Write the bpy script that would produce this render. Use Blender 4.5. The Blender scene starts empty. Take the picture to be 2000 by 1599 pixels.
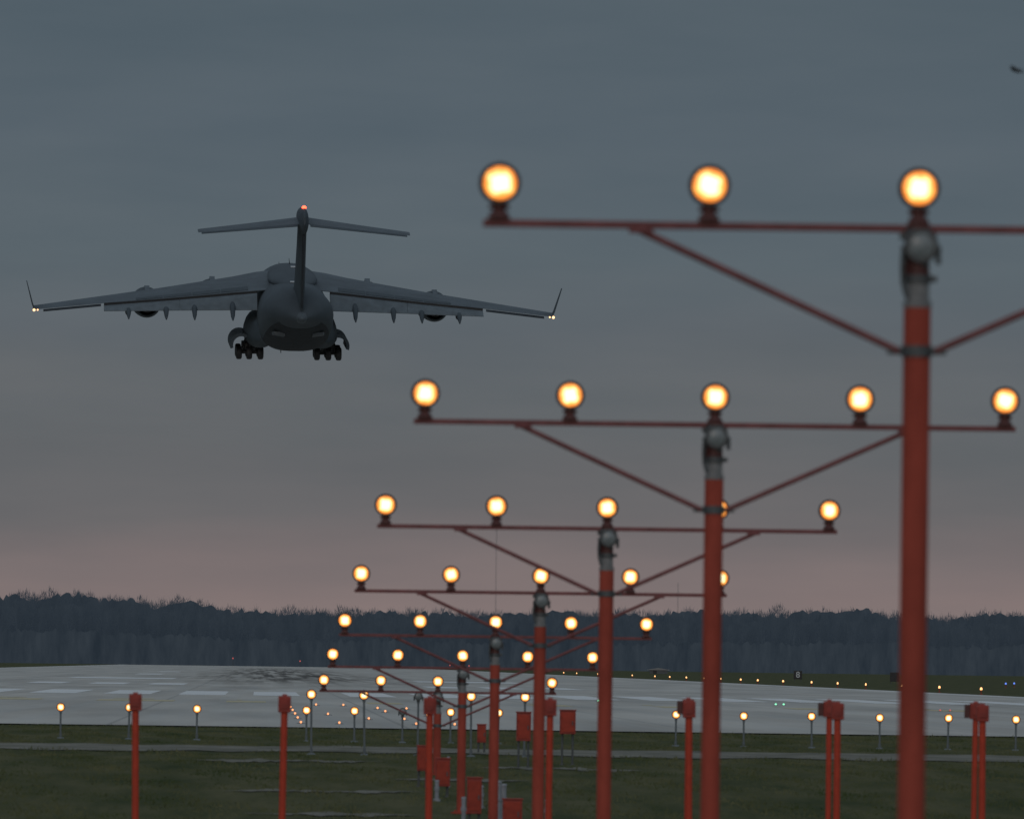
import bpy, bmesh, math, random
import numpy as np
from mathutils import Vector, Matrix
random.seed(7); rng=np.random.default_rng(11)
sc=bpy.context.scene
sc.view_settings.view_transform='Standard'; sc.view_settings.look='None'
sc.view_settings.exposure=0; sc.view_settings.gamma=1
COL=sc.collection

# ------------------------------------------------------------ helpers
def lin(r,g,b):
    f=lambda c:(c/255/12.92) if c/255<=0.04045 else ((c/255+0.055)/1.055)**2.4
    return (f(r),f(g),f(b),1)
def mesh(name,vf,mat=None,smooth=False):
    v,f=vf
    me=bpy.data.meshes.new(name); me.from_pydata([tuple(p) for p in v],[],[tuple(x) for x in f]); me.update()
    bm=bmesh.new(); bm.from_mesh(me); bmesh.ops.recalc_face_normals(bm,faces=bm.faces); bm.to_mesh(me); bm.free()
    if mat: me.materials.append(mat)
    if smooth:
        for p in me.polygons: p.use_smooth=True
        try: me.set_sharp_from_angle(angle=math.radians(40))
        except Exception: pass
    return me
def obj(name,me,parent=None,loc=(0,0,0),rot=None,label=None):
    o=bpy.data.objects.new(name,me); COL.objects.link(o)
    o.location=loc
    if rot: o.rotation_euler=rot
    if parent: o.parent=parent
    if label: o["label"]=label
    return o
def top(o,label,cat,group=None,kind=None):
    o["label"]=label; o["category"]=cat
    if group: o["group"]=group
    if kind: o["kind"]=kind
    return o
def join(*parts):
    V=[];F=[]
    for v,f in parts:
        n=len(V); V+= [tuple(p) for p in v]; F+=[tuple(i+n for i in x) for x in f]
    return V,F
def tube(p0,p1,r0,r1=None,n=14,caps=True):
    p0=Vector(p0);p1=Vector(p1); r1=r0 if r1 is None else r1
    d=(p1-p0).normalized(); a=Vector((0,0,1)) if abs(d.z)<.9 else Vector((1,0,0))
    u=d.cross(a).normalized(); w=d.cross(u)
    V=[];F=[]
    for p,r in((p0,r0),(p1,r1)):
        for i in range(n):
            t=2*math.pi*i/n; V.append(p+u*math.cos(t)*r+w*math.sin(t)*r)
    for i in range(n): F.append((i,(i+1)%n,n+(i+1)%n,n+i))
    if caps: F.append(tuple(range(n))[::-1]); F.append(tuple(range(n,2*n)))
    return V,F
def revolve(prof,axis='Y',n=24,c=(0,0,0),sx=1,sz=1):
    """prof: list (along, radius)"""
    V=[];F=[]
    for a,r in prof:
        for i in range(n):
            t=2*math.pi*i/n; x=math.cos(t)*r*sx; z=math.sin(t)*r*sz
            V.append((c[0]+x,c[1]+a,c[2]+z) if axis=='Y' else ((c[0]+a,c[1]+x,c[2]+z) if axis=='X' else (c[0]+x,c[1]+z,c[2]+a)))
    m=len(prof)
    for j in range(m-1):
        for i in range(n): F.append((j*n+i,j*n+(i+1)%n,(j+1)*n+(i+1)%n,(j+1)*n+i))
    F.append(tuple(range(n))); F.append(tuple(range((m-1)*n,m*n)))
    return V,F
def box(c,s,bev=0.0):
    bm=bmesh.new(); bmesh.ops.create_cube(bm,size=1)
    for v in bm.verts: v.co=Vector((v.co.x*s[0]+c[0],v.co.y*s[1]+c[1],v.co.z*s[2]+c[2]))
    if bev>0: bmesh.ops.bevel(bm,geom=list(bm.edges),offset=bev,segments=2,affect='EDGES',profile=.6)
    bm.verts.index_update()
    V=[v.co.copy() for v in bm.verts];F=[tuple(v.index for v in f.verts) for f in bm.faces]; bm.free()
    return V,F
def loft(secs,cap=True):
    n=len(secs[0]);V=[];F=[]
    for s in secs: V+=[tuple(p) for p in s]
    for j in range(len(secs)-1):
        for i in range(n): F.append((j*n+i,j*n+(i+1)%n,(j+1)*n+(i+1)%n,(j+1)*n+i))
    if cap: F.append(tuple(range(n))); F.append(tuple(range((len(secs)-1)*n,len(secs)*n)))
    return V,F

# ------------------------------------------------------------ materials
def mat(name,base,rough=.6,var=.2,scale=4,metal=0,bump=0,spec=.5,base2=None,stretch=(1,1,1),emis=None,es=0):
    m=bpy.data.materials.new(name); m.use_nodes=True; N=m.node_tree.nodes; L=m.node_tree.links
    b=N['Principled BSDF']; b.inputs['Roughness'].default_value=rough; b.inputs['Metallic'].default_value=metal
    b.inputs['Specular IOR Level'].default_value=spec
    tc=N.new('ShaderNodeTexCoord'); mp=N.new('ShaderNodeMapping'); mp.inputs['Scale'].default_value=stretch
    L.new(tc.outputs['Object'],mp.inputs['Vector'])
    nz=N.new('ShaderNodeTexNoise'); nz.inputs['Scale'].default_value=scale; nz.inputs['Detail'].default_value=6
    nz.inputs['Roughness'].default_value=.65
    L.new(mp.outputs[0],nz.inputs['Vector'])
    r=N.new('ShaderNodeValToRGB'); r.color_ramp.elements[0].position=.3; r.color_ramp.elements[1].position=.7
    c2=base2 or tuple(min(1,x*(1+var)) for x in base[:3])
    c1=tuple(x*(1-var) for x in base[:3]) if base2 is None else base
    r.color_ramp.elements[0].color=(*c1[:3],1); r.color_ramp.elements[1].color=(*c2[:3],1)
    L.new(nz.outputs['Fac'],r.inputs['Fac']); L.new(r.outputs['Color'],b.inputs['Base Color'])
    if bump:
        bp=N.new('ShaderNodeBump'); bp.inputs['Strength'].default_value=bump; bp.inputs['Distance'].default_value=.02
        L.new(nz.outputs['Fac'],bp.inputs['Height']); L.new(bp.outputs['Normal'],b.inputs['Normal'])
    if emis:
        b.inputs['Emission Color'].default_value=(*emis[:3],1); b.inputs['Emission Strength'].default_value=es
    return m
def glow(name,col,s):
    return mat(name,(.3,.3,.3),emis=col,es=s)

M_mast=mat('weathered_orange_red_mast_paint',(.38,.070,.046),.7,.25,5,bump=.15,spec=.2,stretch=(1,1,.35))
M_orange=mat('aviation_orange_paint',(.50,.055,.025),.5,.18,6,bump=.1,spec=.3)
M_bar=mat('crossbar_maroon_paint',(.215,.078,.078),.7,.25,6,spec=.25)
M_darkred=mat('dark_red_fitting',(.09,.022,.018),.5,.25,12)
M_cap=mat('cap_red_paint',(.30,.032,.02),.5,.28,14)
M_cab=mat('cabinet_red_paint',(.36,.045,.024),.55,.28,5,spec=.3)
M_grey=mat('galvanized_grey',(.085,.095,.10),.45,.3,25,metal=.2)
M_lgrey=mat('light_grey_sleeve',(.21,.215,.22),.5,.25,20)
M_black=mat('black_rubber',(.02,.02,.022),.6,.3,8)
M_house=mat('lamp_housing_bronze',(.05,.028,.02),.45,.3,12)
M_stake=mat('grey_green_stake',(.13,.155,.17),.5,.15,10)
M_pvc=mat('weathered_pvc',(.26,.28,.31),.5,.2,8)
M_plane=mat('military_grey_paint',(.068,.085,.099),.65,.18,.35,stretch=(1,.35,1),spec=.22)
M_plane2=mat('military_grey_panel',(.058,.074,.086),.65,.2,.5,spec=.22)
M_planeW=mat('military_grey_wing',(.088,.108,.124),.6,.22,.6,stretch=(.7,1,1),spec=.25)
M_flap=mat('military_grey_flap',(.112,.136,.152),.6,.2,.9,stretch=(1.2,1,1),spec=.25)
M_planeD=mat('military_grey_dark',(.03,.036,.042),.7,.3,1.2,spec=.2)  # darker grey for the cargo ramp, ailerons and rudder
M_planeL=mat('pale_grey_panel',(.080,.098,.112),.6,.15,1)
M_white=mat('plain_white_paint',(.50,.53,.55),.4,.1,1)
M_dark=mat('near_black_metal_and_shade',(.015,.016,.018),.5,.3,5)  # dark metal parts, and the painted shade in the flap slots

def lampmat():
    m=bpy.data.materials.new('incandescent_lamp_glass'); m.use_nodes=True; N=m.node_tree.nodes; L=m.node_tree.links
    b=N['Principled BSDF']; b.inputs['Base Color'].default_value=(.3,.2,.1,1); b.inputs['Roughness'].default_value=.2
    tc=N.new('ShaderNodeTexCoord'); mp=N.new('ShaderNodeMapping'); mp.inputs['Scale'].default_value=(1,0,1)
    L.new(tc.outputs['Object'],mp.inputs['Vector'])
    def mt(op,a,bv=None,c=None):
        x=N.new('ShaderNodeMath'); x.operation=op
        for i,v in enumerate((a,bv,c)):
            if v is None: continue
            if isinstance(v,(int,float)): x.inputs[i].default_value=v
            else: L.new(v,x.inputs[i])
        return x.outputs[0]
    s=N.new('ShaderNodeSeparateXYZ'); L.new(mp.outputs[0],s.inputs[0])
    ax=mt('POWER',mt('ABSOLUTE',mt('DIVIDE',s.outputs['X'],.094)),5.0); az=mt('POWER',mt('ABSOLUTE',mt('DIVIDE',s.outputs['Z'],.094)),5.0)
    dsq=mt('POWER',mt('ADD',ax,az),1/5.0)
    ln=N.new('ShaderNodeVectorMath'); ln.operation='LENGTH'; L.new(mp.outputs[0],ln.inputs[0])
    dr=mt('DIVIDE',ln.outputs['Value'],.094)
    d=mt('MULTIPLY_ADD',dr,.22,mt('MULTIPLY',dsq,.84))
    nz=N.new('ShaderNodeTexNoise'); nz.inputs['Scale'].default_value=42; nz.inputs['Detail'].default_value=2
    oi=N.new('ShaderNodeObjectInfo'); ad=N.new('ShaderNodeVectorMath'); ad.operation='ADD'
    L.new(mp.outputs[0],ad.inputs[0]); L.new(oi.outputs['Random'],ad.inputs[1]); L.new(ad.outputs[0],nz.inputs['Vector'])
    a=mt('ADD',d,mt('MULTIPLY_ADD',nz.outputs['Fac'],.44,-.22))
    r=N.new('ShaderNodeValToRGB'); e=r.color_ramp.elements
    e[0].position=0; e[0].color=(1,.93,.66,1); e[1].position=1; e[1].color=(.45,.10,.010,1)
    for p,c in((.46,(1,.86,.48,1)),(.56,(1,.52,.13,1)),(.70,(.85,.28,.04,1)),(.86,(.62,.16,.018,1))):
        x=e.new(p); x.color=c
    L.new(a,r.inputs['Fac']); L.new(r.outputs['Color'],b.inputs['Emission Color']); b.inputs['Emission Strength'].default_value=1.9
    return m
M_lamp=lampmat()
M_amber=glow('amber_lamp_glow',(1,.48,.17),2.2)
M_amberdim=glow('dim_amber_lamp_glow',(1,.36,.12),1.5)
M_green=glow('green_lamp_glow',(.25,1,.55),1.2)
M_redl=glow('red_lamp_glow',(1,.07,.02),5)
M_redd=glow('dim_red_lamp_glow',(.9,.05,.03),.5)
M_blue=glow('blue_lamp_glow',(.1,.25,1),1.0)
M_warm=glow('warm_lamp_glow',(1,.52,.22),3.0)

# ------------------------------------------------------------ world
w=bpy.data.worlds.new("World"); sc.world=w; w.use_nodes=True
N=w.node_tree.nodes; L=w.node_tree.links; bg=N['Background']
tc=N.new('ShaderNodeTexCoord'); sp=N.new('ShaderNodeSeparateXYZ'); L.new(tc.outputs['Generated'],sp.inputs[0])
def wnoise(st,det):
    mp=N.new('ShaderNodeMapping'); mp.inputs['Scale'].default_value=st; L.new(tc.outputs['Generated'],mp.inputs['Vector'])
    nz=N.new('ShaderNodeTexNoise'); nz.inputs['Scale'].default_value=1; nz.inputs['Detail'].default_value=det; nz.inputs['Roughness'].default_value=.5
    L.new(mp.outputs[0],nz.inputs['Vector'])
    nm=N.new('ShaderNodeMath'); nm.operation='SUBTRACT'; nm.inputs[1].default_value=.5; L.new(nz.outputs['Fac'],nm.inputs[0]); return nm.outputs[0]
n1=wnoise((20,20,150),3); n2=wnoise((44,44,230),4)
nm2=N.new('ShaderNodeMath'); nm2.operation='MULTIPLY_ADD'; nm2.inputs[1].default_value=.006; L.new(n1,nm2.inputs[0]); L.new(sp.outputs['Z'],nm2.inputs[2])
mr=N.new('ShaderNodeMapRange'); mr.inputs['From Min'].default_value=0; mr.inputs['From Max'].default_value=.05; L.new(nm2.outputs[0],mr.inputs['Value'])
r=N.new('ShaderNodeValToRGB'); e=r.color_ramp.elements
e[0].position=0; e[0].color=lin(131,118,116); e[1].position=1; e[1].color=lin(82,95,104)
for el,c in((.0045,(128,115,114)),(.0072,(122,112,112)),(.0092,(113,107,108)),(.0112,(104,103,105)),(.0160,(99,102,105)),(.020,(97,102,106)),(.0235,(94,101,107)),(.029,(90,101,108)),(.038,(86,98,107))):
    x=e.new(el/.05); x.color=lin(*c)
L.new(mr.outputs[0],r.inputs['Fac'])
cmb=N.new('ShaderNodeCombineXYZ')
for i,k in enumerate((1.4,1.0,.8)):
    q=N.new('ShaderNodeMath'); q.operation='MULTIPLY_ADD'; q.inputs[1].default_value=.26*k; q.inputs[2].default_value=1; L.new(n2,q.inputs[0]); L.new(q.outputs[0],cmb.inputs[i])
mlt=N.new('ShaderNodeMix'); mlt.data_type='RGBA'; mlt.blend_type='MULTIPLY'; mlt.inputs['Factor'].default_value=1; L.new(r.outputs['Color'],mlt.inputs[6]); L.new(cmb.outputs[0],mlt.inputs[7])
mr2=N.new('ShaderNodeMapRange'); mr2.interpolation_type='SMOOTHSTEP'; mr2.inputs['From Min'].default_value=.07; mr2.inputs['From Max'].default_value=.6; L.new(sp.outputs['Z'],mr2.inputs['Value'])
mx=N.new('ShaderNodeMix'); mx.data_type='RGBA'; L.new(mr2.outputs[0],mx.inputs['Factor']); L.new(mlt.outputs[2],mx.inputs[6]); mx.inputs[7].default_value=(.20,.25,.30,1)
mr3=N.new('ShaderNodeMapRange'); mr3.interpolation_type='SMOOTHSTEP'; mr3.inputs['From Min'].default_value=.15; mr3.inputs['From Max'].default_value=-1; mr3.inputs['To Max'].default_value=1
L.new(sp.outputs['Y'],mr3.inputs['Value'])
mx2=N.new('ShaderNodeMix'); mx2.data_type='RGBA'; mx2.blend_type='ADD'; L.new(mr3.outputs[0],mx2.inputs['Factor']); L.new(mx.outputs[2],mx2.inputs[6]); mx2.inputs[7].default_value=(.25,.23,.22,1)
sky=N.new('ShaderNodeTexSky'); sky.sky_type='NISHITA'; sky.sun_disc=False; sky.sun_elevation=math.radians(2); sky.sun_rotation=math.radians(190)
mx3=N.new('ShaderNodeMix'); mx3.data_type='RGBA'; mx3.blend_type='ADD'; mx3.inputs['Factor'].default_value=.0005
L.new(mx2.outputs[2],mx3.inputs[6]); L.new(sky.outputs[0],mx3.inputs[7])
L.new(mx3.outputs[2],bg.inputs['Color']); bg.inputs['Strength'].default_value=1
sl=bpy.data.lights.new('sun','SUN'); sl.energy=.22; sl.angle=math.radians(25); sl.color=(1,.86,.76)
so=bpy.data.objects.new('sun',sl); COL.objects.link(so); so.rotation_euler=(math.radians(74),0,math.radians(-14)); so.location=(0,-20,60)

# ------------------------------------------------------------ camera
FPX=27222.0
cam=bpy.data.cameras.new('camera'); co=bpy.data.objects.new('camera',cam); COL.objects.link(co)
cam.sensor_width=36; cam.lens=36*FPX/2000; cam.clip_start=1; cam.clip_end=30000
yaw=math.atan(487.6/FPX); pit=math.atan(497/FPX); rr=math.radians(.75)
F=Vector((math.sin(yaw)*math.cos(pit),math.cos(yaw)*math.cos(pit),math.sin(pit)))
R=F.cross(Vector((0,0,1))).normalized(); U=R.cross(F)
R2=R*math.cos(rr)+U*math.sin(rr); U2=-R*math.sin(rr)+U*math.cos(rr)
mtx=Matrix((R2,U2,-F)).transposed().to_4x4(); mtx.translation=(0,0,1.67); co.matrix_world=mtx
cam.dof.use_dof=True; cam.dof.focus_distance=1357; cam.dof.aperture_fstop=12
sc.camera=co

# ------------------------------------------------------------ ground
PROF=[(-400,0),(-20,0),(12,-.1),(30,-1.4),(50,-2.2),(130,-2.2),(160,-1.85),(190,-1.3),(205,-.98),(221,-.70),(236,-.5),(251,-.35),(267,-.26),(283,-.2),(303,-.15),(330,-.06),(350,-.02),(20000,-.02)]
def gz(y): return float(np.interp(y,[p[0] for p in PROF],[p[1] for p in PROF]))
ys=[-400,-20,0,12,20,30,40,50]+[60+5*i for i in range(60)]+[360,400,500,700,1000,1500,2500,4000,6000,9000,14000]
xs=[-7000,-2500,-800,-300,-100]+[-60+6*i for i in range(21)]+[100,300,800,2500,7000]
V=[(x,y,gz(y)) for y in ys for x in xs]; n=len(xs)
Fc=[(j*n+i,j*n+i+1,(j+1)*n+i+1,(j+1)*n+i) for j in range(len(ys)-1) for i in range(n-1)]
M_ground=mat('grass_turf',(.036,.052,.020),.95,0,.9,base2=(.125,.118,.062),spec=.05,stretch=(1,.10,1))
g=obj('ground',mesh('ground',(V,Fc),M_ground)); top(g,'dark green grassy airfield ground around the runway','ground',kind='structure')

def sheet(name,x0,x1,y0,y1,z,m,ny=1,fn=None):
    V=[];Fc=[]
    for j in range(ny+1):
        y=y0+(y1-y0)*j/ny
        V+= [(x0,y,(gz(y) if fn else 0)+z),(x1,y,(gz(y) if fn else 0)+z)]
    for j in range(ny): Fc.append((2*j,2*j+1,2*j+3,2*j+2))
    return V,Fc

def runway_mat():
    m=bpy.data.materials.new('runway_concrete'); m.use_nodes=True; N=m.node_tree.nodes; L=m.node_tree.links
    b=N['Principled BSDF']; tc=N.new('ShaderNodeTexCoord')
    def noise(scale,st,det=5):
        mp=N.new('ShaderNodeMapping'); mp.inputs['Scale'].default_value=st; L.new(tc.outputs['Object'],mp.inputs['Vector'])
        z=N.new('ShaderNodeTexNoise'); z.inputs['Scale'].default_value=scale; z.inputs['Detail'].default_value=det; L.new(mp.outputs[0],z.inputs['Vector']); return z.outputs['Fac']
    n1=noise(1,(.25,.010,1)); n2=noise(1,(.8,.0035,1),7); n3=noise(1,(1.2,.010,1),6); n4=noise(1,(.35,.012,1),3)
    r=N.new('ShaderNodeValToRGB'); r.color_ramp.elements[0].position=.3; r.color_ramp.elements[1].position=.7
    r.color_ramp.elements[0].color=(.33,.305,.27,1); r.color_ramp.elements[1].color=(.58,.545,.49,1); L.new(n1,r.inputs['Fac'])
    s=N.new('ShaderNodeSeparateXYZ'); L.new(tc.outputs['Object'],s.inputs[0])
    def mth(op,a,bv=None,c=None):
        x=N.new('ShaderNodeMath'); x.operation=op
        for i,v in enumerate((a,bv,c)):
            if v is None: continue
            if isinstance(v,(int,float)): x.inputs[i].default_value=v
            else: L.new(v,x.inputs[i])
        return x.outputs[0]
    dx=mth('ABSOLUTE',mth('SUBTRACT',s.outputs['X'],3.0))
    def mapr(v,a,bb,c=0,d=1):
        x=N.new('ShaderNodeMapRange'); x.interpolation_type='SMOOTHSTEP'; L.new(v,x.inputs['Value'])
        for k,q in zip(('From Min','From Max','To Min','To Max'),(a,bb,c,d)): x.inputs[k].default_value=q
        return x.outputs[0]
    mx=mapr(dx,15,1); my=mapr(s.outputs['Y'],760,1400); my2=mapr(s.outputs['Y'],4000,2200)
    mk=mth('MULTIPLY',mth('MULTIPLY',mx,my),my2); mk=mth('MULTIPLY',mk,mapr(n2,.36,.60,.12,1)); mk=mth('MULTIPLY',mk,mapr(n4,.35,.55,.55,1))
    jx=mth('ABSOLUTE',mth('SUBTRACT',mth('FRACT',mth('DIVIDE',s.outputs['X'],7.6)),.5)); jl=mapr(jx,.010,.004,0,.35)
    mix=N.new('ShaderNodeMix'); mix.data_type='RGBA'; L.new(mth('MULTIPLY',mk,.95),mix.inputs['Factor']); L.new(r.outputs['Color'],mix.inputs[6]); mix.inputs[7].default_value=(.035,.034,.034,1)
    mix2=N.new('ShaderNodeMix'); mix2.data_type='RGBA'; L.new(jl,mix2.inputs['Factor']); L.new(mix.outputs[2],mix2.inputs[6]); mix2.inputs[7].default_value=(.05,.05,.05,1)
    L.new(mix2.outputs[2],b.inputs['Base Color'])
    rr_=mth('MULTIPLY_ADD',mk,.4,mapr(n3,.3,.7,.36,.58)); L.new(rr_,b.inputs['Roughness'])
    L.new(mth('MULTIPLY_ADD',mk,-.42,.46),b.inputs['Specular IOR Level'])
    b.inputs['Specular Tint'].default_value=(1,.95,.88,1)
    return m
M_run=runway_mat()
rw=obj('runway',mesh('runway',sheet('r',-42.5,48.9,352,4300,.012,M_run,60),M_run)); top(rw,'long pale concrete runway with rubber marks','runway',kind='structure')
M_mw=mat('white_runway_paint',(.78,.78,.77),.45,.2,.5); M_my=mat('worn_yellow_paint',(.54,.46,.26),.55,.3,.5)
parts=[]
for k in range(13):
    for sgn in(-1,1):
        a=3.2+sgn*(1.2+3.6*k); b_=a+sgn*2.25
        if max(abs(a-3.2),abs(b_-3.2))<45: parts.append(sheet('',min(a,b_),max(a,b_),668,748,.018,None))
parts.append(sheet('',-41.3,-40.3,640,4290,.018,None)); parts.append(sheet('',46.7,47.7,640,4290,.018,None))
parts.append(sheet('',-16.5,-7.4,1200,1270,.018,None)); parts.append(sheet('',13.8,23,1200,1270,.018,None))
for yy in(930,):
    for a in(-15.6,-11.4,-7.4,11.5,15.4,19.4): parts.append(sheet('',a,a+2.4,yy,yy+60,.018,None))
for yy in(1560,1900):
    for a in(-14,): parts.append(sheet('',a,a+3,yy,yy+80,.018,None))
o=obj('runway_marking',mesh('runway_marking',join(*parts),M_mw)); top(o,'white painted threshold bars and touchdown markings on the runway','runway marking',kind='structure')
parts=[]
for a,b_ in((-11.5,-8.8),(-6.5,-3.4),(-1.3,.3),(4.4,5.8),(11,12.6),(16.2,17.2),(21.5,22.8),(27.2,29.2)):
    parts.append(sheet('',a,b_,556,574,.018,None))
    parts.append(sheet('',a+.4,b_-1.0,583,592,.018,None))
o=obj('overrun_marking',mesh('overrun_marking',join(*parts),M_my)); top(o,'worn yellow painted marks on the paved overrun','pavement marking',kind='structure')

M_grav=mat('pale_gravel',(.10,.10,.075),.9,.35,.9,bump=.3,spec=.15,base2=(.26,.245,.21),stretch=(1,.3,1))
def ragged(x0,x1,yc,hw,amp,step=.8,seed=0,slope=0,taper=True):
    rg=random.Random(seed); V=[];Fc=[]; k=int((x1-x0)/step); a=b_=0
    for i in range(k+1):
        x=x0+(x1-x0)*i/k; a=.7*a+rg.uniform(-amp,amp); b_=.7*b_+rg.uniform(-amp,amp)
        t=min(1,min(i,k-i)/6) if taper else 1
        y0=yc+slope*(x-x0)-max(.0,hw+a)*t; y1=yc+slope*(x-x0)+max(.0,hw+b_)*t+.01
        V+=[(x,y0,gz(y0)+.015),(x,(y0+y1)/2,gz((y0+y1)/2)+.018),(x,y1,gz(y1)+.015)]
    for i in range(k):
        q=3*i; Fc+=[(q,q+3,q+4,q+1),(q+1,q+4,q+5,q+2)]
    return V,Fc
o=obj('gravel_road',mesh('gravel_road',ragged(-80,110,292,7.5,2.0,.6,1,taper=False),M_grav)); top(o,'pale gravel service road crossing the grass','road',kind='structure')
TR=((-1.2,2.4,268,1.6,1.5,.4),(4.2,7.2,262,1.3,1.4,-.4),(-.6,2.8,234,.7,.8,.3),(-.2,2.9,219,.5,.6,.0),(2.4,4.8,246,1.0,.9,.2))
for i,(a,b_,yc,hw,am,sl_) in enumerate(TR):
    o=obj('gravel_path',mesh('gravel_path',ragged(a,b_,yc,hw,am,.10,10+i,sl_),M_grav)); top(o,'thin worn gravel track in the grass','path',kind='structure')

n=190000
X=rng.uniform(-14,30,n); Y=209+ (352-209)*rng.uniform(0,1,n)**1.1
keep=(np.abs(Y-292)>6.6+rng.normal(0,1.0,n))
for (a,b_,yc,hw,am,sl_) in TR: keep&=~((X>a)&(X<b_)&(np.abs(Y-yc-sl_*(X-a))<hw*.8)&(rng.random(n)>.25))
X=X[keep];Y=Y[keep]; n=len(X)
Z=np.interp(Y,[p[0] for p in PROF],[p[1] for p in PROF])-.01
clump=.55+.5*(np.sin(X*1.9+Y*.31)*np.sin(X*.7-Y*.17)+.5)+.3*np.sin(X*5.3+Y*.9)*np.sin(X*3.1-Y*.6)
H=rng.uniform(.015,.055,n)*np.clip(clump,.2,2)*(1+.8*(rng.random(n)>.96)); W=rng.uniform(.01,.03,n); ang=rng.uniform(-1,1,n); lean=rng.normal(0,.025,n)
co_=np.empty((n*3,3)); co_[0::3]=np.stack([X-W*np.cos(ang),Y-W*np.sin(ang),Z],1); co_[1::3]=np.stack([X+W*np.cos(ang),Y+W*np.sin(ang),Z],1); co_[2::3]=np.stack([X+lean,Y+.03,Z+H],1)
def tri_mesh(name,co_,m,k=3):
    nv=len(co_); me=bpy.data.meshes.new(name); me.vertices.add(nv); me.vertices.foreach_set('co',co_.ravel())
    nf=nv//k; me.loops.add(nv); me.loops.foreach_set('vertex_index',np.arange(nv,dtype=np.int32))
    me.polygons.add(nf); me.polygons.foreach_set('loop_start',np.arange(0,nv,k,dtype=np.int32)); 
    me.update(calc_edges=True); me.validate(); me.materials.append(m); return me
M_grass=mat('grass_blades',(.042,.062,.022),.9,0,.8,base2=(.135,.132,.070),spec=.05,stretch=(1,.12,1))
o=obj('grass',tri_mesh('grass',co_,M_grass)); top(o,'short dark green grass beside the runway','grass',kind='stuff')

# ------------------------------------------------------------ treeline
TX=[-350,-200,-85,-68,-35,-27,-10,0,33,84,134,168,202,227,252,400,520]
TH=[22,25,23,24.8,21,23.2,19.5,18.6,19.2,19.6,20.4,21.2,21.8,19.6,21.6,21,22]
def th(x): return np.interp(x,TX,TH)*1.10
P=[]
def twig(x0,y0,z0,x1,z1,w_):
    q=np.empty((len(x0)*3,3)); q[0::3]=np.stack([x0-w_,y0,z0],1); q[1::3]=np.stack([x0+w_,y0,z0],1); q[2::3]=np.stack([x1,y0,z1],1); return q
for row,(yy,f) in enumerate(((4470,.74),(4510,.84),(4560,.93),(4600,.98))):
    x=-340
    while x<510:
        big=rng.random()<.12
        h=float(th(x))*f*rng.uniform(.88,1.02)*(1.05 if big else 1); R_=rng.uniform(1.6,3.6)*(1.3 if big else 1); cx=x; cy=yy+rng.uniform(-14,14)
        # trunk and forked limbs
        k=9; bx=cx+rng.normal(0,R_*.45,k); P.append(twig(np.full(k,cx)+rng.normal(0,.3,k),np.full(k,cy-1.5),np.full(k,h*.10),bx,rng.uniform(.7,.97,k)*h,rng.uniform(.10,.22,k)))
        k=260
        u=rng.normal(0,1,(k,3)); u/=np.linalg.norm(u,axis=1)[:,None]; rad=rng.random(k)**.8
        c=u*rad[:,None]*np.array([R_,R_,h*.38]); c[:,2]+=h*.54; c[:,2]=np.maximum(c[:,2],.5); c[:,0]+=cx;c[:,1]+=cy
        s=rng.uniform(.08,.32,k)*(1-.5*np.clip((c[:,2]/h-.70)/.25,0,1))
        a=rng.normal(0,1,(k,3)); a/=np.linalg.norm(a,axis=1)[:,None]; b2=np.cross(a,rng.normal(0,1,(k,3))); b2/=np.linalg.norm(b2,axis=1)[:,None]
        q=np.empty((k*3,3)); q[0::3]=c+a*s[:,None]; q[1::3]=c-a*s[:,None]*.6+b2*s[:,None]*.8; q[2::3]=c-a*s[:,None]*.5-b2*s[:,None]*.8
        P.append(q)
        k=230; ang=rng.normal(0,.55,k); r0=rng.uniform(.1,1.0,k)**.7; cxx=cx+np.sin(ang)*r0*R_*1.25; cz=h*.45+np.cos(ang)*r0*h*.46
        ln_=rng.uniform(.6,2.2,k); P.append(twig(cxx,np.full(k,cy)+rng.normal(0,1,k),cz,cxx+np.sin(ang)*ln_*.7+rng.normal(0,.35,k),cz+np.cos(ang*.7)*ln_,rng.uniform(.035,.075,k)))
        x+=rng.uniform(1.1,2.6)
gx=np.arange(-345,515,1.0)
for yy,f in((4450,.40),(4545,.70),(4620,.84)):
    hh=th(gx)*f*(1+.03*np.sin(gx*.31+yy)+.03*np.sin(gx*.13+yy))+rng.normal(0,.5,len(gx))
    for i in range(len(gx)-1):
        a=(gx[i],yy,-.1);b_=(gx[i+1],yy,-.1);c=(gx[i+1],yy,hh[i+1]);d=(gx[i],yy,hh[i])
        P.append(np.array([a,b_,c,a,c,d]))
M_tree=mat('haze_glow_woodland',(.006,.010,.014),.95,0,.28,base2=(.066,.078,.088),spec=0,emis=(.0165,.0235,.0325),es=1,stretch=(1,.2,.22))  # even emission stands in for the haze in front of the trees
o=obj('woodland',tri_mesh('woodland',np.concatenate(P),M_tree)); top(o,'dark hazy belt of trees beyond the runway end','trees',kind='stuff')

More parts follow.
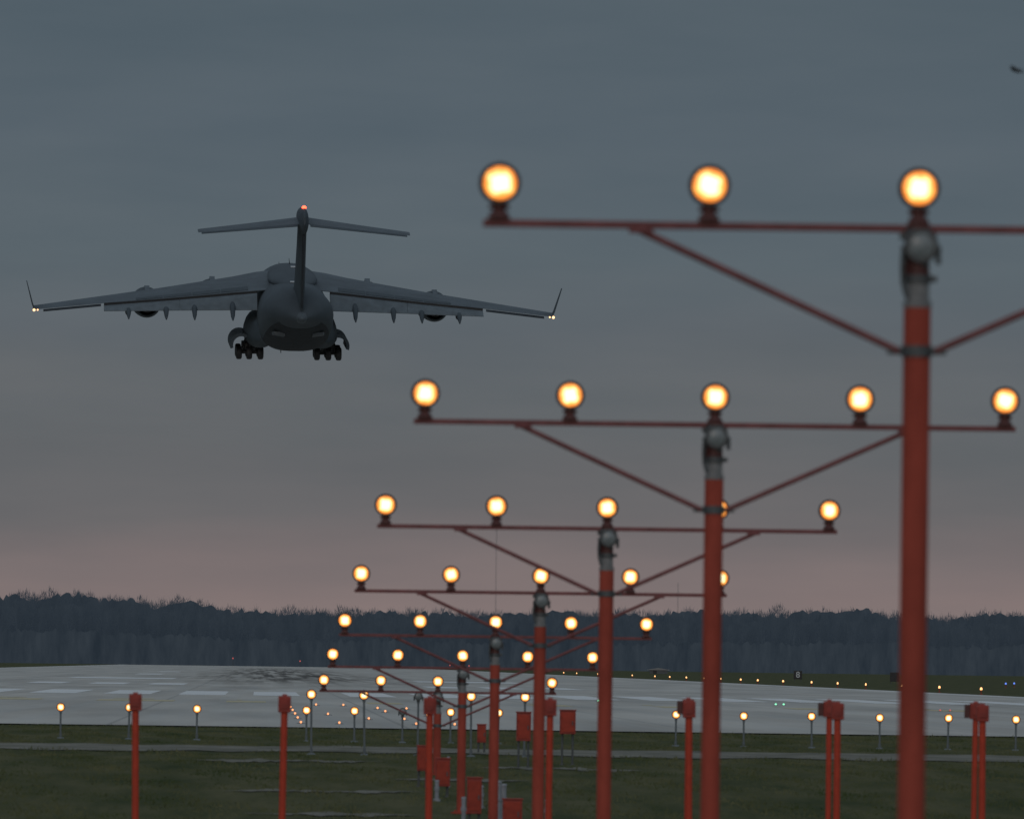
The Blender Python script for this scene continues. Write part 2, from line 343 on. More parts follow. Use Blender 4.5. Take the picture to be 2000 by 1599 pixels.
# ------------------------------------------------------------ approach light masts
me_glass=mesh('lamp_glass',revolve([(-.052,.03),(-.050,.06),(-.045,.080),(-.038,.092),(-.030,.092)],n=32),M_lamp,True)
me_house=mesh('lamp_housing',join(revolve([(-.044,.0925),(-.044,.102),(-.02,.103),(.0,.098),(.04,.075),(.08,.045),(.11,.034),(.13,.02)],n=32)),M_house,True)
me_stem=mesh('lamp_stem',join(tube((0,0,-.09),(0,0,-.145),.036,.032),tube((0,0,-.140),(0,0,-.165),.042,.055),box((0,.0,-.176),(.105,.07,.022),.004),tube((-.05,0,-.115),(.05,0,-.115),.012)),M_darkred,True)
M_flg=mat('flasher_glass',(.20,.23,.24),.2,.3,30)
me_fl=mesh('flasher_lamp',join(revolve([(-.10,.060),(-.10,.080),(-.075,.086),(-.05,.080),(-.045,.070),(.0,.060),(.03,.04)],n=24),box((.0,-.02,-.085),(.07,.07,.05),.01),tube((-.085,-.06,.0),(-.085,-.06,-.09),.014,n=8),tube((.085,-.06,.0),(.085,-.06,-.09),.014,n=8)),M_grey,True)
me_flg=mesh('flasher_glass',revolve([(-.113,.02),(-.110,.04),(-.104,.058),(-.098,.060)],n=24),M_flg,True)
me_sleeve=mesh('sleeve',join(tube((0,0,-.36),(0,0,-.26),.058,n=20),tube((0,0,-.385),(0,0,-.355),.070,n=20)),M_lgrey,True)
me_neck=mesh('neck',join(tube((0,0,-.26),(0,0,.02),.058,n=20),box((-.06,0,-.17),(.03,.05,.16),.006)),M_darkred,True)
me_clamp=mesh('clamp',join(tube((0,0,-.265),(0,0,-.225),.068,n=20),box((.075,0,-.245),(.04,.05,.03),.005)),M_grey,True)
me_brk=mesh('bracket',join(tube((0,0,-.06),(0,0,.0),.07,n=20),box((.07,0,-.03),(.04,.04,.05),.006),box((-.07,0,-.03),(.04,.04,.05),.006)),M_grey,True)
cb=[(-.04,-.06,-.06),(-.075,-.07,-.10),(-.080,-.07,-.18),(-.075,-.06,-.27),(-.055,-.06,-.34)]
me_cable=mesh('cable',join(*[tube(cb[i],cb[i+1],.011,n=8) for i in range(4)]),M_grey,True)
me_bar=mesh('crossbar',join(box((0,0,0),(4.27,.045,.038),.005)),M_bar)
def strut(s): return mesh('strut',join(tube((s*1.38,-.01,-.02),(s*.09,-.01,-.60),.019,n=10),box((s*1.36,-.01,-.03),(.12,.05,.02),.003)),M_bar,True)
me_sL=strut(-1); me_sR=strut(1)
me_collar=mesh('collar',join(tube((0,0,-.628),(0,0,-.572),.076,n=24),box((-.105,0,-.60),(.08,.03,.034),.004),box((.105,0,-.60),(.08,.03,.034),.004),tube((-.13,-.03,-.6),(-.13,.03,-.6),.012),tube((.13,-.03,-.6),(.13,.03,-.6),.012)),M_grey,True)
GM='approach light masts in line with the runway'
def lamp(parent,x,z,y=0):
    l=obj('lamp',me_house,parent,(x,y,z)); l.rotation_euler=(rng.normal(0,.03),rng.normal(0,.1),rng.normal(0,.05)); obj('lamp_glass',me_glass,l); obj('lamp_stem',me_stem,l).rotation_euler=(0,-l.rotation_euler[1],0); return l
SP=1.0287
for i in range(7):
    y=68.3+30.48*i; zl=1.67+2.356-.447*i; zb=zl-.197; base=gz(y)
    E=bpy.data.objects.new('approach_light_mast',None); COL.objects.link(E); E.location=(3.205+.004*i,y,base); E.empty_display_size=.5
    top(E,'orange-red mast with crossbar carrying five lit amber lamps','approach light',GM)
    hb=zb-base
    pm=mesh('pole',join(tube((0,0,0),(0,0,hb-.375),.067,n=28),tube((0,0,.0),(0,0,.03),.16,n=20),*[tube((.12*math.cos(a),.12*math.sin(a),.03),(.12*math.cos(a),.12*math.sin(a),.06),.015,n=6) for a in (0.8,2.4,3.9,5.5)]),M_mast,True)
    obj('pole',pm,E)
    for nm_,me_ in(('neck',me_neck),('sleeve',me_sleeve),('clamp',me_clamp),('bracket',me_brk),('cable',me_cable),('crossbar',me_bar),('strut',me_sL),('strut',me_sR),('collar',me_collar)):
        obj(nm_,me_,E,(0,0,hb))
    f=obj('flasher_lamp',me_fl,E,(.012,0,hb-.085)); obj('flasher_glass',me_flg,f)
    for k in range(-2,3): lamp(E,k*SP,hb+.197)

def stake_mesh(h): return mesh('stake',join(tube((0,0,0),(0,0,h-.11),.021,n=12),tube((0,0,0),(0,0,.03),.09,.07,n=14),tube((0,0,h-.14),(0,0,h-.10),.032,.028,n=12),tube((0,0,.05),(0,0,.12),.03,n=12)),M_stake,True)
me_sst=mesh('lamp_stem',tube((0,0,-.10),(0,0,-.14),.026,.03),M_darkred,True)
GS='stake-mounted approach lamps before the runway'
def stake_lamp(x,y,z,lab='lit amber lamp on a slim grey stake in grass',s=.85):
    b_=gz(y); E=bpy.data.objects.new('stake_light',None); COL.objects.link(E); E.location=(x,y,b_); E.empty_display_size=.2
    top(E,lab,'approach light',GS); h=z-b_
    E.rotation_euler=(rng.normal(0,.008),rng.normal(0,.012),0)
    obj('stake',stake_mesh(h),E); l=obj('lamp',me_house,E,(0,0,h)); l.scale=(s,s,s); obj('lamp_glass',me_glass,l); obj('lamp_stem',me_sst,l)
def flash_stake(x,y,z):
    b_=gz(y); E=bpy.data.objects.new('flasher_light',None); COL.objects.link(E); E.location=(x,y,b_); E.empty_display_size=.2
    top(E,'unlit round grey flasher lamp on a grey stake','flasher light','unlit flasher lights on stakes'); h=z-b_
    obj('stake',stake_mesh(h),E); f=obj('flasher_lamp',me_fl,E,(0,0,h)); obj('flasher_glass',me_flg,f)
for k in(-2,-1,1,2): stake_lamp(3.23+k*1.075,281.7,1.67-.66,s=1)
flash_stake(3.23,281.7,1.0)
for k in(-2,-1,1,2): stake_lamp(3.23+k*1.075,312.1,1.67-1.09,s=.95)
flash_stake(3.23,312.1,.58)
for k in range(8):
    for sg in(-1,1):
        x=3.23+sg*(4.6+1.524*k)
        if -7<x<19: stake_lamp(x,312.1,1.67-1.09+ (0.012 if k%2 else 0),s=.95)

# ------------------------------------------------------------ red capped posts
GP='red capped marker posts standing in a row'
def red_post(x,y,z,r=.042,cw=.155,wide=False):
    b_=gz(y); E=bpy.data.objects.new('red_post',None); COL.objects.link(E); E.location=(x,y,b_); E.empty_display_size=.2
    h=z-b_; top(E,'orange-red steel post with a red box cap','post',GP)
    E.rotation_euler=(0,rng.normal(0,.004),0)
    obj('shaft',mesh('shaft',join(tube((0,0,0),(0,0,h-.20),r,n=16),tube((0,0,0),(0,0,.03),.11,n=16)),M_orange,True),E)
    obj('cap',mesh('cap',join(box((0,0,h-.105),(cw,.13,.205),.012),box((0,0,h+.005),(.06,.06,.03),.006),box((0,-.072,h-.10),(cw*.6,.016,.12),.003)),M_cap),E)
    if wide: obj('junction_box',mesh('junction_box',box((-cw*.5-.035,-.01,h-.11),(.066,.11,.17),.004),M_darkred),E)
Y0=172
for i,X_ in enumerate((-1.483,.298,2.118,3.590,5.340,7.154,8.955)): red_post(X_,Y0,1.245)
for X_ in(5.494,7.30,9.15): red_post(X_,178,1.255,.036,.15,True)

# ------------------------------------------------------------ electrical cabinets
def cabinet(x,y,z,w_,h):
    w_*=.88; h*=.92
    b_=gz(y); E=bpy.data.objects.new('electrical_cabinet',None); COL.objects.link(E); E.location=(x,y,b_); E.empty_display_size=.2
    top(E,'weathered red electrical cabinet on short steel legs in grass','electrical cabinet','red electrical cabinets by the lights'); zc=z-b_
    obj('body',mesh('body',join(box((0,0,zc),(w_,.2,h),.01),box((0,0,zc+h/2+.008),(w_+.03,.24,.02),.004)),M_cap),E)
    d=obj('door',mesh('door',join(box((0,-.108,zc),(w_*.80,.014,h*.84),.004),tube((-w_*.40,-.12,zc+h*.3),(-w_*.40,-.12,zc+h*.2),.012,n=8),tube((-w_*.40,-.12,zc-h*.3),(-w_*.40,-.12,zc-h*.2),.012,n=8)),M_cab),E)
    obj('handle',mesh('handle',join(tube((w_*.3,-.118,zc),(w_*.3,-.14,zc),.01,n=8),box((w_*.3,-.145,zc-.02),(.018,.012,.08),.003)),M_grey),d)
    lz=max(.05,zc-h/2)
    for s in(-1,1): obj('leg',mesh('leg',join(tube((s*w_*.33,.03,0),(s*w_*.33,.03,lz+.01),.022,n=10),tube((s*w_*.33,.03,0),(s*w_*.33,.03,.02),.05,n=10)),M_grey,True),E)
for a in((5.95,268,.57,.345,.49),(4.99,262,.50,.31,.58),(4.65,290,.22,.21,.4),(2.84,240,.03,.22,.46),(3.08,232,-.145,.28,.5),(3.37,216.5,-.38,.26,.6),(3.9,213,-.60,.34,.45)): cabinet(*a)
def conduit(x,y,h,r=.035):
    b_=gz(y)
    me=mesh('conduit_pipe',join(tube((0,0,-.02),(0,0,h),r,n=14),tube((0,0,h*.55),(0,0,h*.55+.06),r*1.3,n=14),tube((0,0,h),(0,0,h+.03),r*1.25,r*.9,n=14),tube((0,0,0),(0,0,.04),r*1.8,n=14)),M_pvc,True)
    o=obj('conduit_pipe',me,None,(x,y,b_)); top(o,'short pale grey plastic conduit pipe rising from grass','conduit pipe','pale conduit pipes by the cabinets')
for a in((3.17,214,.42),(3.73,216,.62,.05),(3.83,217,.55,.05),(2.95,229,.32),(3.6,224,.35),(4.45,214,.4),(3.28,240,.5,.025)): conduit(*a)

# ------------------------------------------------------------ inset / edge / threshold lights
me_ib=mesh('fixture',join(tube((0,0,-.01),(0,0,.012),.13,.11,n=16),tube((0,0,.012),(0,0,.04),.05,.04,n=12)),M_grey,True)
def ig(m,r=.024): return mesh('lamp_glass',revolve([(-.09,r*.5),(-.085,r),(-.06,r*1.05),(-.05,r*.8)],n=12,c=(0,0,.04)),m,True)
me_ig=ig(M_amberdim,.030)
def inset(x,y,m=None,s=1,lab='small lit amber lamp set flush in pavement',grp='flush approach lamps in the paved overrun'):
    o=obj('inset_light',me_ib,None,(x,y,.012)); o.scale=(s,s,s); top(o,lab,'runway light',grp)
    g_=obj('lamp_glass',m or me_ig,o)
for k in range(6):
    y=373+30.48*k
    for j in range(-2,3):
        if (k,j) in((0,0),(1,-1),(2,1),(2,0),(3,2),(4,0),(4,-1),(5,1),(5,2),(3,-1),(1,2)): continue
        inset(3.2+j*SP,y,s=1+k*.05)
me_gg=ig(M_green,.045); me_rg=ig(M_redd,.035)
for x,y in((15.6,640),(22.9,617),(23.25,617)): inset(x,y,me_gg,1,'small green threshold lamp at the runway start','green threshold lamps')
for x,y in((27.4,560),(27.8,560)): inset(x,y,me_rg,1,'small dim red lamp on the pavement','red pavement lamps')
me_es=mesh('stake',join(tube((0,0,0),(0,0,.27),.035,n=10),tube((0,0,0),(0,0,.03),.12,.1,n=12),tube((0,0,.27),(0,0,.31),.06,.08,n=12)),M_cap,True)
def glob(m,r=.1): return mesh('lamp_glass',revolve([(0,r),(.06,r),(.14,r*.85),(.18,r*.4)],axis='Z',n=14,c=(0,0,.31)),m,True)
me_eg=glob(M_amber,.080); me_bl=glob(M_blue,.09)
for k in list(range(14))+[15,17,18,20,22]:
    E=obj('edge_light',me_es,None,(50.2+rng.normal(0,.15),967+61*k+rng.normal(0,3),0)); top(E,'lit amber edge lamp on a short stem beside the runway','runway light','runway edge lamps'); g_=obj('lamp_glass',me_eg,E)
    q=float(rng.uniform(.7,1.15)); g_.scale=(q,q,1)
for x,y in((74,1380),(77,1420),(80,1440)):
    E=obj('taxiway_light',me_es,None,(x,y,0)); top(E,'blue taxiway lamp on a short stem in grass','taxiway light','blue taxiway lamps'); obj('lamp_glass',me_bl,E)
for x,y,h in((-8.2,4380,2.2),(12.9,4380,1.6),(60,4380,.9),(66,4380,.8)):
    E=obj('end_light',mesh('post',join(tube((0,0,0),(0,0,h),.06,n=8),tube((0,0,0),(0,0,.05),.2,n=8)),M_grey,True),None,(x,y,0)); top(E,'small red lamp on a post at the runway end','runway light','red lamps at the runway end')
    obj('lamp_glass',mesh('lamp_glass',revolve([(0,.2),(.2,.22),(.4,.12)],axis='Z',n=12,c=(0,0,h)),M_redd,True),E)

# ------------------------------------------------------------ distance signs
def sign(x,y,txt=None):
    E=bpy.data.objects.new('distance_sign',None); COL.objects.link(E); E.location=(x,y,0); top(E,'black square sign with a pale number 8 beside the runway' if txt else 'plain dark square sign board beside the runway','sign')
    obj('panel',mesh('panel',join(box((0,0,.80),(1.05,.2,1.05),.02)),M_dark),E)
    for s in(-1,1): obj('leg',mesh('leg',tube((s*.4,0,0),(s*.4,0,.3),.04,n=8),M_grey,True),E)
    if not txt: return
    cu=bpy.data.curves.new('t','FONT'); cu.body=txt; cu.size=1.05; cu.align_x='CENTER'; cu.align_y='CENTER'; cu.extrude=.01; cu.offset=.01
    t=bpy.data.objects.new('t',cu); COL.objects.link(t); bpy.context.view_layer.update()
    me=bpy.data.meshes.new_from_object(t.evaluated_get(bpy.context.evaluated_depsgraph_get())); bpy.data.objects.remove(t)
    me.materials.clear(); me.materials.append(M_white)
    obj('number',me,E,(0,-.115,.80),(math.radians(90),0,0))
sign(67.5,1745,'8'); sign(71.5,1567)

E=bpy.data.objects.new('equipment_shelter',None); COL.objects.link(E); E.location=(86,3000,0); top(E,'low grey equipment shelter beside the far runway','shelter')
obj('wall',mesh('wall',join(box((0,0,.4),(3.8,3,.8),.03)),M_grey),E)
obj('roof',mesh('roof',loft([[(-2.4,-1.7,.8),(2.4,-1.7,.8),(2.4,-1.7,.9),(0,-1.7,1.3),(-2.4,-1.7,.9)],[(-2.4,1.7,.8),(2.4,1.7,.8),(2.4,1.7,.9),(0,1.7,1.3),(-2.4,1.7,.9)]]),M_lgrey),E)
obj('door',mesh('door',box((-.8,-1.53,.4),(.8,.05,.7),.01),M_dark),E)

M_haze=mat('haze_tinted_steel',(.22,.215,.225),.8,.1,1)  # distance haze is put into the pale grey base colour
def tower(x,y,h):
    L_=[(0,.35),(-.3,-.17),(.3,-.17)]; P=[]
    for a in L_: P.append(tube((a[0],a[1],0),(a[0],a[1],h),.02,n=5))
    z=0
    while z<h-1.2:
        for i in range(3):
            a=L_[i];b_=L_[(i+1)%3]; P.append(tube((a[0],a[1],z),(b_[0],b_[1],z+1.2),.012,n=4,caps=False))
        z+=1.2
    o=obj('radio_tower',mesh('radio_tower',join(*P),M_haze),None,(x,y,0)); top(o,'thin hazy lattice radio tower rising above distant trees','radio tower','distant radio towers')
tower(88,5200,58); tower(156,5200,33)

# small bird in flight
M_bird=mat('bird_plumage',(.05,.052,.055),.8,.3,40)
bd=revolve([(-.05,.004),(-.035,.010),(-.01,.016),(.015,.015),(.032,.010),(.040,.011),(.048,.007),(.058,.001)],n=12)
def bw(s): return loft([[(s*.008,.022,.004),(s*.008,-.016,.004),(s*.008,-.016,.001),(s*.008,.022,.001)],[(s*.045,.026,.020),(s*.045,-.012,.020),(s*.045,-.012,.018),(s*.045,.026,.018)],[(s*.085,.004,.012),(s*.085,-.016,.012),(s*.085,-.016,.011),(s*.085,.004,.011)]])
tl=loft([[(-.005,-.045,.002),(.005,-.045,.002),(.005,-.045,-.001),(-.005,-.045,-.001)],[(-.014,-.078,.002),(.014,-.078,.002),(.014,-.078,0),(-.014,-.078,0)]])
o=obj('bird',mesh('bird',join(bd,bw(1),bw(-1),tl),M_bird,True),None,(5.38,100,5.98),(.3,.2,.9)); top(o,'small dark bird flying with spread wings in the sky','bird')

# ------------------------------------------------------------ military transport aircraft
A=bpy.data.objects.new('cargo_plane',None); COL.objects.link(A); A.location=(2.75,1357,35.76)
A.rotation_euler=(math.radians(5.6),0,math.radians(2.0)); A.empty_display_size=3
top(A,'grey four-engine military cargo jet landing with gear and flaps down','airplane')
def sect(y,w_,zt,zb,e_=2.0,n=40,t0=None,t1=None,off=0):
    zc=(zt+zb)/2; hz=(zt-zb)/2+off; w_+=off; out=[]
    for i in range(n):
        t=2*math.pi*i/n if t0 is None else math.radians(t0+(t1-t0)*i/(n-1)); c,s=math.cos(t),math.sin(t)
        ee=e_ if s<0 else 2.0
        out.append((w_*math.copysign(abs(c)**(2/ee),c),y,zc+hz*math.copysign(abs(s)**(2/ee),s)))
    return out
fs=[(26.4,.12,-1.0,-1.25,2),(25.8,1.0,-.2,-2.0,2),(24.5,1.8,.9,-2.7,2),(22.6,2.5,2.0,-3.15,2),(20.8,3.0,2.9,-3.35,2.1),(18.5,3.35,3.38,-3.43,2.2),(16,3.48,3.43,-3.43,2.3),
    (6,3.52,3.43,-3.43,2.5),(-4,3.55,3.43,-3.45,2.7),(-8,3.56,3.43,-3.3,2.9),(-11,3.55,3.43,-2.8,2.9),(-14,3.50,3.42,-2.1,2.8),(-17,3.32,3.36,-1.35,2.6),(-19.5,2.98,3.22,-.72,2.4),(-21.7,2.4,2.95,-.15,2.2),(-23.5,1.7,2.5,.3,2.1),(-25,.9,1.9,.65,2),(-25.8,.5,1.55,.85,2),(-26,.1,1.3,1.15,2)]
obj('fuselage',mesh('fuselage',loft([sect(*s) for s in fs]),M_plane,True),A)
obj('wing_fairing',mesh('wing_fairing',loft([sect(*s) for s in((13,.3,3.5,3.2),(12,1.3,3.75,2.8),(10,1.9,3.98,2.5),(6,2.3,4.02,2.2),(0,2.4,3.9,2.2),(-4,2.1,3.72,2.3),(-8,1.3,3.55,2.6),(-11,.3,3.40,3.2))]),M_plane,True),A)
rs=[]
for s in fs[8:15]:
    o_=sect(*s,n=18,t0=214,t1=326,off=.025); i_=sect(*s,n=18,t0=214,t1=326,off=-.05)
    rs.append(o_+i_[::-1])
obj('cargo_ramp',mesh('cargo_ramp',loft(rs),M_planeD,True),A)
for s in(-1,1):
    obj('strake',mesh('strake',loft([[(s*1.35,-17.0,-1.30),(s*2.5,-17.0,-1.12),(s*2.55,-17.0,-.85),(s*1.4,-17.0,-1.0)],[(s*1.3,-18.8,-1.0),(s*2.35,-18.8,-.88),(s*2.4,-18.8,-.62),(s*1.35,-18.8,-.70)]]),M_planeL),A)
obj('tail_cone',mesh('tail_cone',revolve([(-26.9,.05),(-26.75,.20),(-26.3,.38),(-25,.60),(-23.6,.62)],c=(0,0,1.2),n=24,sx=1.1),M_planeW,True),A)
prof=[(0,0),(.015,.28),(.07,.6),(.2,.92),(.38,1),(.6,.82),(.82,.42),(1,.06),(1,-.06),(.82,-.2),(.6,-.45),(.38,-.62),(.2,-.6),(.07,-.42),(.015,-.2)]
def foil(x,yle,zle,yte,zte,th_):
    out=[]
    for c,t in prof: out.append((x,yle+(yte-yle)*c,zle+(zte-zle)*c+t*th_/2))
    return out
def wst(x):
    X_=[0,3.4,6,8,13,18.4,25.2]
    return [float(np.interp(x,X_,v)) for v in([10.6,9,7.6,6.5,3.9,1.0,-2.6],[3.2,2.85,2.42,2.2,1.58,1.0,.30],[-3.0,-3.1,-3.2,-3.3,-3.5,-4.2,-5.4],[2.4,2.15,1.9,1.7,1.22,.80,.16],[1.3,1.2,1.05,.95,.75,.55,.28])]
for s in(-1,1):
    secs=[]
    for x in(0.5,3.4,5.5,8,10.5,13,15.7,18.4,21.8,25.2):
        a=wst(x); secs.append(foil(s*x,*a))
    W_=obj('wing',mesh('wing',loft(secs),M_planeW,True),A)
    def vf(z,x,y0,y1,t): return [(s*(x+tt*t/2),y0+(y1-y0)*c,z) for c,tt in prof]
    obj('winglet',mesh('winglet',loft([vf(.20,25.15,-2.7,-5.4,.22),vf(.6,25.32,-3.2,-5.5,.18),vf(2.95,25.95,-5.0,-6.2,.09)]),M_plane2,True),W_)
    for x0,x1 in((3.55,11.04),(11.06,18.4)):
        fl=[]
        for x in(x0,x1):
            a=wst(x); t=(x-3.6)/14.8; zt=a[3]-.34; yb=a[2]; zb=.42-.28*t; 
            y1=yb-2.2+.5*t
            fl.append([(s*x,yb+.35,zt),(s*x,yb+.1,zt+.14),(s*x,yb-.5,zt+.02),(s*x,y1,zb+.04),(s*x,y1-.02,zb-.03),(s*x,yb-.1,zt-.42),(s*x,yb+.3,zt-.25)])
        obj('flap',mesh('flap',loft(fl),M_flap),W_)
        cv=[]
        for x in(x0,x1):
            a=wst(x); cv.append([(s*x,a[2]+.6,a[3]-.02),(s*x,a[2]-.02,a[3]-.045),(s*x,a[2]-.02,a[3]-.30),(s*x,a[2]+.6,a[3]-.4)])
        obj('flap_slot_shade',mesh('flap_slot_shade',loft(cv),M_dark),W_)  # near-black strip paints the shade inside the flap slot
    # spoiler panels on upper wing, slightly proud
    for x0,x1 in((4.4,7.0),(7.1,9.8),(9.9,12.6),(12.7,15.3)):
        sp_=[]
        for x in(x0,x1):
            a=wst(x)
            def up(c,off):
                tt=float(np.interp(c,[.38,.6,.82,1],[1,.82,.42,.06])); return (s*x,a[0]+(a[2]-a[0])*c,a[1]+(a[3]-a[1])*c+tt*a[4]/2+off)
            sp_.append([up(.83,.035),up(.97,.05),up(.97,-.02),up(.83,-.03)])
        obj('spoiler',mesh('spoiler',loft(sp_),M_plane2),W_)
    al=[]
    for x in(18.7,24.3):
        a=wst(x); al.append([(s*x,a[2]+.05,a[3]-.06),(s*x,a[2]-.5,a[3]-.20),(s*x,a[2]-.5,a[3]-.25),(s*x,a[2]+.05,a[3]-.2)])
    obj('aileron',mesh('aileron',loft(al),M_planeD),W_)
    for x in(5.95,9.65,12.4,16.05):
        a=wst(x); zl=a[3]-.35
        pth=[(2,zl+.1,.05),(1,zl-.05,.22),(-1.5,zl-.2,.30),(-4,zl-.65,.30),(-5.4,zl*.4-.1,.27),(-6.3,-.10,.20),(-6.9,-.48,.07)]
        obj('flap_fairing',mesh('flap_fairing',loft([[(s*x+math.cos(q)*r_,y,z+math.sin(q)*r_*1.25) for q in [2*math.pi*i/12 for i in range(12)]] for y,z,r_ in pth]),M_plane2,True),W_)
    for x,y,z in((7.6,8.2,.88),(14.05,5.0,.22)):
        kk=.92
        E_=obj('engine',mesh('engine',revolve([(a_,b_*kk) for a_,b_ in((3.0,1.15),(3.15,1.27),(2.9,1.42),(2.0,1.56),(.5,1.6),(-1.5,1.48),(-3.0,1.22),(-3.0,1.08),(-2.0,1.1))],c=(s*x,y,z),n=32),M_plane2,True),W_)
        obj('exhaust',mesh('exhaust',revolve([(-2.0,.95),(-3.1,.75),(-3.9,.6),(-3.9,.48),(-3.4,.43)],c=(s*x,y,z),n=24),M_dark,True),E_)
        obj('intake',mesh('intake',revolve([(3.02,1.03),(2.6,1.02),(2.4,.4),(3.0,.05)],c=(s*x,y,z),n=24),M_dark,True),E_)
        a=wst(x)
        py=[[(s*x-.22,y+2.0,z+1.2),(s*x+.22,y+2.0,z+1.2),(s*x+.12,y+1.8,z+1.5),(s*x-.12,y+1.8,z+1.5)],[(s*x-.3,y-.5,z+1.1),(s*x+.3,y-.5,z+1.1),(s*x+.25,y-.5,a[1]+.48),(s*x-.25,y-.5,a[1]+.48)],[(s*x-.25,y-4.8,z+.5),(s*x+.25,y-4.8,z+.5),(s*x+.2,y-4.8,a[1]-.1),(s*x-.2,y-4.8,a[1]-.1)]]
        obj('pylon',mesh('pylon',loft(py),M_planeW),E_)
    obj('navigation_light',mesh('navigation_light',revolve([(-.18,.05),(-.14,.11),(.0,.13),(.14,.08)],c=(s*25.2,-5.5,.12),n=12),M_warm,True),W_)
    obj('navigation_light',mesh('navigation_light',revolve([(-.12,.04),(-.08,.07),(.0,.08),(.1,.05)],c=(s*24.85,-5.5,.14),n=12),M_warm,True),W_)
    sh=-.3
    pod=[]
    for y,w_,h_ in((8.5,.15,.2),(7,.9,.9),(5,1.4,1.2),(1,1.6,1.32),(-3,1.5,1.3),(-6,1.1,1.05),(-8.5,.2,.2)):
        pod.append([(sh*.5+s*(3.0+math.cos(q)*w_),y,-2.2+math.sin(q)*h_*(.95 if math.sin(q)<0 else 1.7)) for q in [2*math.pi*i/20 for i in range(20)]])
    obj('gear_pod',mesh('gear_pod',loft(pod),M_plane2,True),A)
    arc=[]
    for q in[math.radians(125-13*i) for i in range(12)]:
        arc.append((4.7+math.cos(q)*1.1, -3.1+math.sin(q)*1.15))
    V=[];Fc=[]
    m_=len(arc)
    for y in(3.6,-4.2):
        for rr_ in(1,.74):
            for (ax,az) in arc: V.append((sh+s*(4.7+(ax-4.7)*rr_),y,-3.1+(az+3.1)*rr_))
    for i in range(m_-1):
        Fc+=[(i,i+1,2*m_+i+1,2*m_+i),(m_+i,m_+i+1,3*m_+i+1,3*m_+i),(i,i+1,m_+i+1,m_+i),(2*m_+i,2*m_+i+1,3*m_+i+1,3*m_+i)]
    Fc+=[(0,m_,3*m_,2*m_),(m_-1,2*m_-1,4*m_-1,3*m_-1)]
    obj('gear_door',mesh('gear_door',(V,Fc),M_plane2,False),A)
    gx_=lambda v: sh+s*v
    G=obj('landing_gear',mesh('landing_gear',join(tube((gx_(3.8),1.6,-2.2),(gx_(3.8),1.6,-4.0),.3,.2),tube((gx_(3.8),-1.6,-2.2),(gx_(3.8),-1.6,-4.0),.3,.2),tube((gx_(2.7),1.6,-4.0),(gx_(4.9),1.6,-4.0),.13),tube((gx_(2.7),-1.6,-4.0),(gx_(4.9),-1.6,-4.0),.13),tube((gx_(3.8),1.5,-2.6),(gx_(3.3),-.3,-3.8),.12),tube((gx_(4.2),-1.5,-2.4),(gx_(4.5),-1.6,-3.9),.1),box((gx_(3.8),0,-3.35),(1.5,3.0,.6),.1)),M_dark,True),A)
    for y in(1.6,-1.6):
        for x in(2.75,3.85,4.85):
            wh=obj('wheel',mesh('wheel',revolve([(-.28,.28),(-.29,.45),(-.24,.60),(-.12,.65),(.12,.65),(.24,.60),(.29,.45),(.28,.28)],axis='X',n=24,c=(gx_(x),y,-4.02)),M_black,True),G)
            obj('rim',mesh('rim',revolve([(-.30,.1),(-.30,.24),(.30,.24),(.30,.1)],axis='X',n=16,c=(gx_(x),y,-4.02)),M_dark,True),wh)
G=obj('nose_gear',mesh('nose_gear',join(tube((0,19.5,-3.2),(0,19.3,-4.6),.16,.12),tube((-.5,19.3,-4.6),(.5,19.3,-4.6),.1),tube((0,21.0,-3.2),(0,19.4,-4.3),.08)),M_dark,True),A)
for s in(-1,1): obj('wheel',mesh('wheel',revolve([(-.17,.2),(-.18,.4),(-.1,.5),(.1,.5),(.18,.4),(.17,.2)],axis='X',n=20,c=(s*.42,19.3,-4.6)),M_black,True),G)
def ff(z,y0,y1,t): return [(tt*t/2,y0+(y1-y0)*c,z) for c,tt in [(0,0),(.03,.45),(.12,.8),(.3,1),(.6,.85),(.85,.5),(1,.28),(1,-.28),(.85,-.5),(.6,-.85),(.3,-1),(.12,-.8),(.03,-.45)]]
FN=obj('fin',mesh('fin',loft([ff(1.7,-15.5,-25.2,.95),ff(3.3,-13.2,-25.4,.98),ff(5,-15.8,-25.8,.95),ff(8,-18.9,-26.6,.88),ff(10.6,-21.2,-27.2,.85)]),M_plane2,True),A)
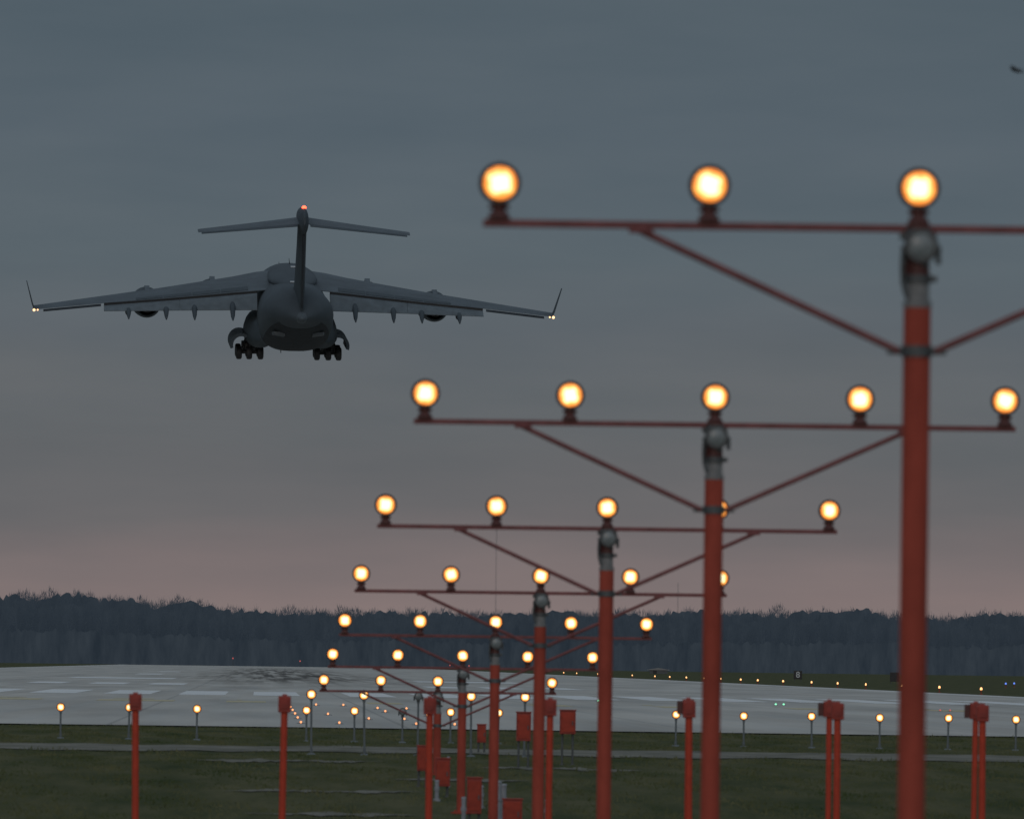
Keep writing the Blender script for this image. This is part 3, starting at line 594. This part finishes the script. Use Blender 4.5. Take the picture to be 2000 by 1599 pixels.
obj('rudder',mesh('rudder',loft([[(-.13,-25.38,2.2),(.13,-25.38,2.2),(.05,-26.0,2.2),(-.05,-26.0,2.2)],[(-.12,-27.0,9.6),(.12,-27.0,9.6),(.05,-27.5,9.6),(-.05,-27.5,9.6)]]),M_planeD),FN)
obj('fin_fairing',mesh('fin_fairing',loft([[(math.cos(q)*w_,y,z+math.sin(q)*h_) for q in [2*math.pi*i/20 for i in range(20)]] for y,z,w_,h_ in((-17.5,10.6,.08,.1),(-18.6,10.6,.35,.45),(-20.5,10.6,.50,.85),(-24,10.5,.53,1.2),(-27,10.5,.46,1.3),(-28.3,10.6,.32,1.05),(-29,10.7,.1,.4))]),M_plane,True),FN)
obj('beacon',mesh('beacon',revolve([(0,.22),(.10,.22),(.20,.16),(.26,.06)],axis='Z',n=14,c=(0,-26.9,11.76)),M_redl,True),FN)
for s in(-1,1):
    St=obj('tailplane',mesh('tailplane',loft([foil(s*.3,-21.2,10.45,-27,10.25,.48),foil(s*5,-23.8,10.02,-27.8,9.85,.32),foil(s*10.1,-26.2,9.56,-28.6,9.42,.16)]),M_planeW,True),FN)
    obj('elevator',mesh('elevator',loft([[(s*.6,-27.0,10.27),(s*.6,-28.0,10.12),(s*.6,-28.0,10.07),(s*.6,-27.0,10.19)],[(s*9.8,-28.58,9.45),(s*9.8,-29.0,9.35),(s*9.8,-29.0,9.31),(s*9.8,-28.58,9.38)]]),M_plane2),St)
obj('antenna',mesh('antenna',join(tube((0,8,3.95),(-.1,7.6,4.6),.05,.02,n=8),tube((-.9,12.5,3.4),(-.9,12.4,3.9),.05,.02,n=8)),M_plane2),A)
for c_,s_ in(((-.35,-9.5,3.50),(.45,.9,.10)),((.2,4,4.02),(.5,.9,.10))):
    obj('white_panel',mesh('white_panel',box(c_,s_,.03),M_white),A)  # small white boxes on top of the fuselage
obj('antenna',mesh('antenna',join(box((-1.2,-5,-3.55),(.06,.6,.35),.01),box((1.0,-4,-3.5),(.06,.5,.25),.01)),M_dark),A)
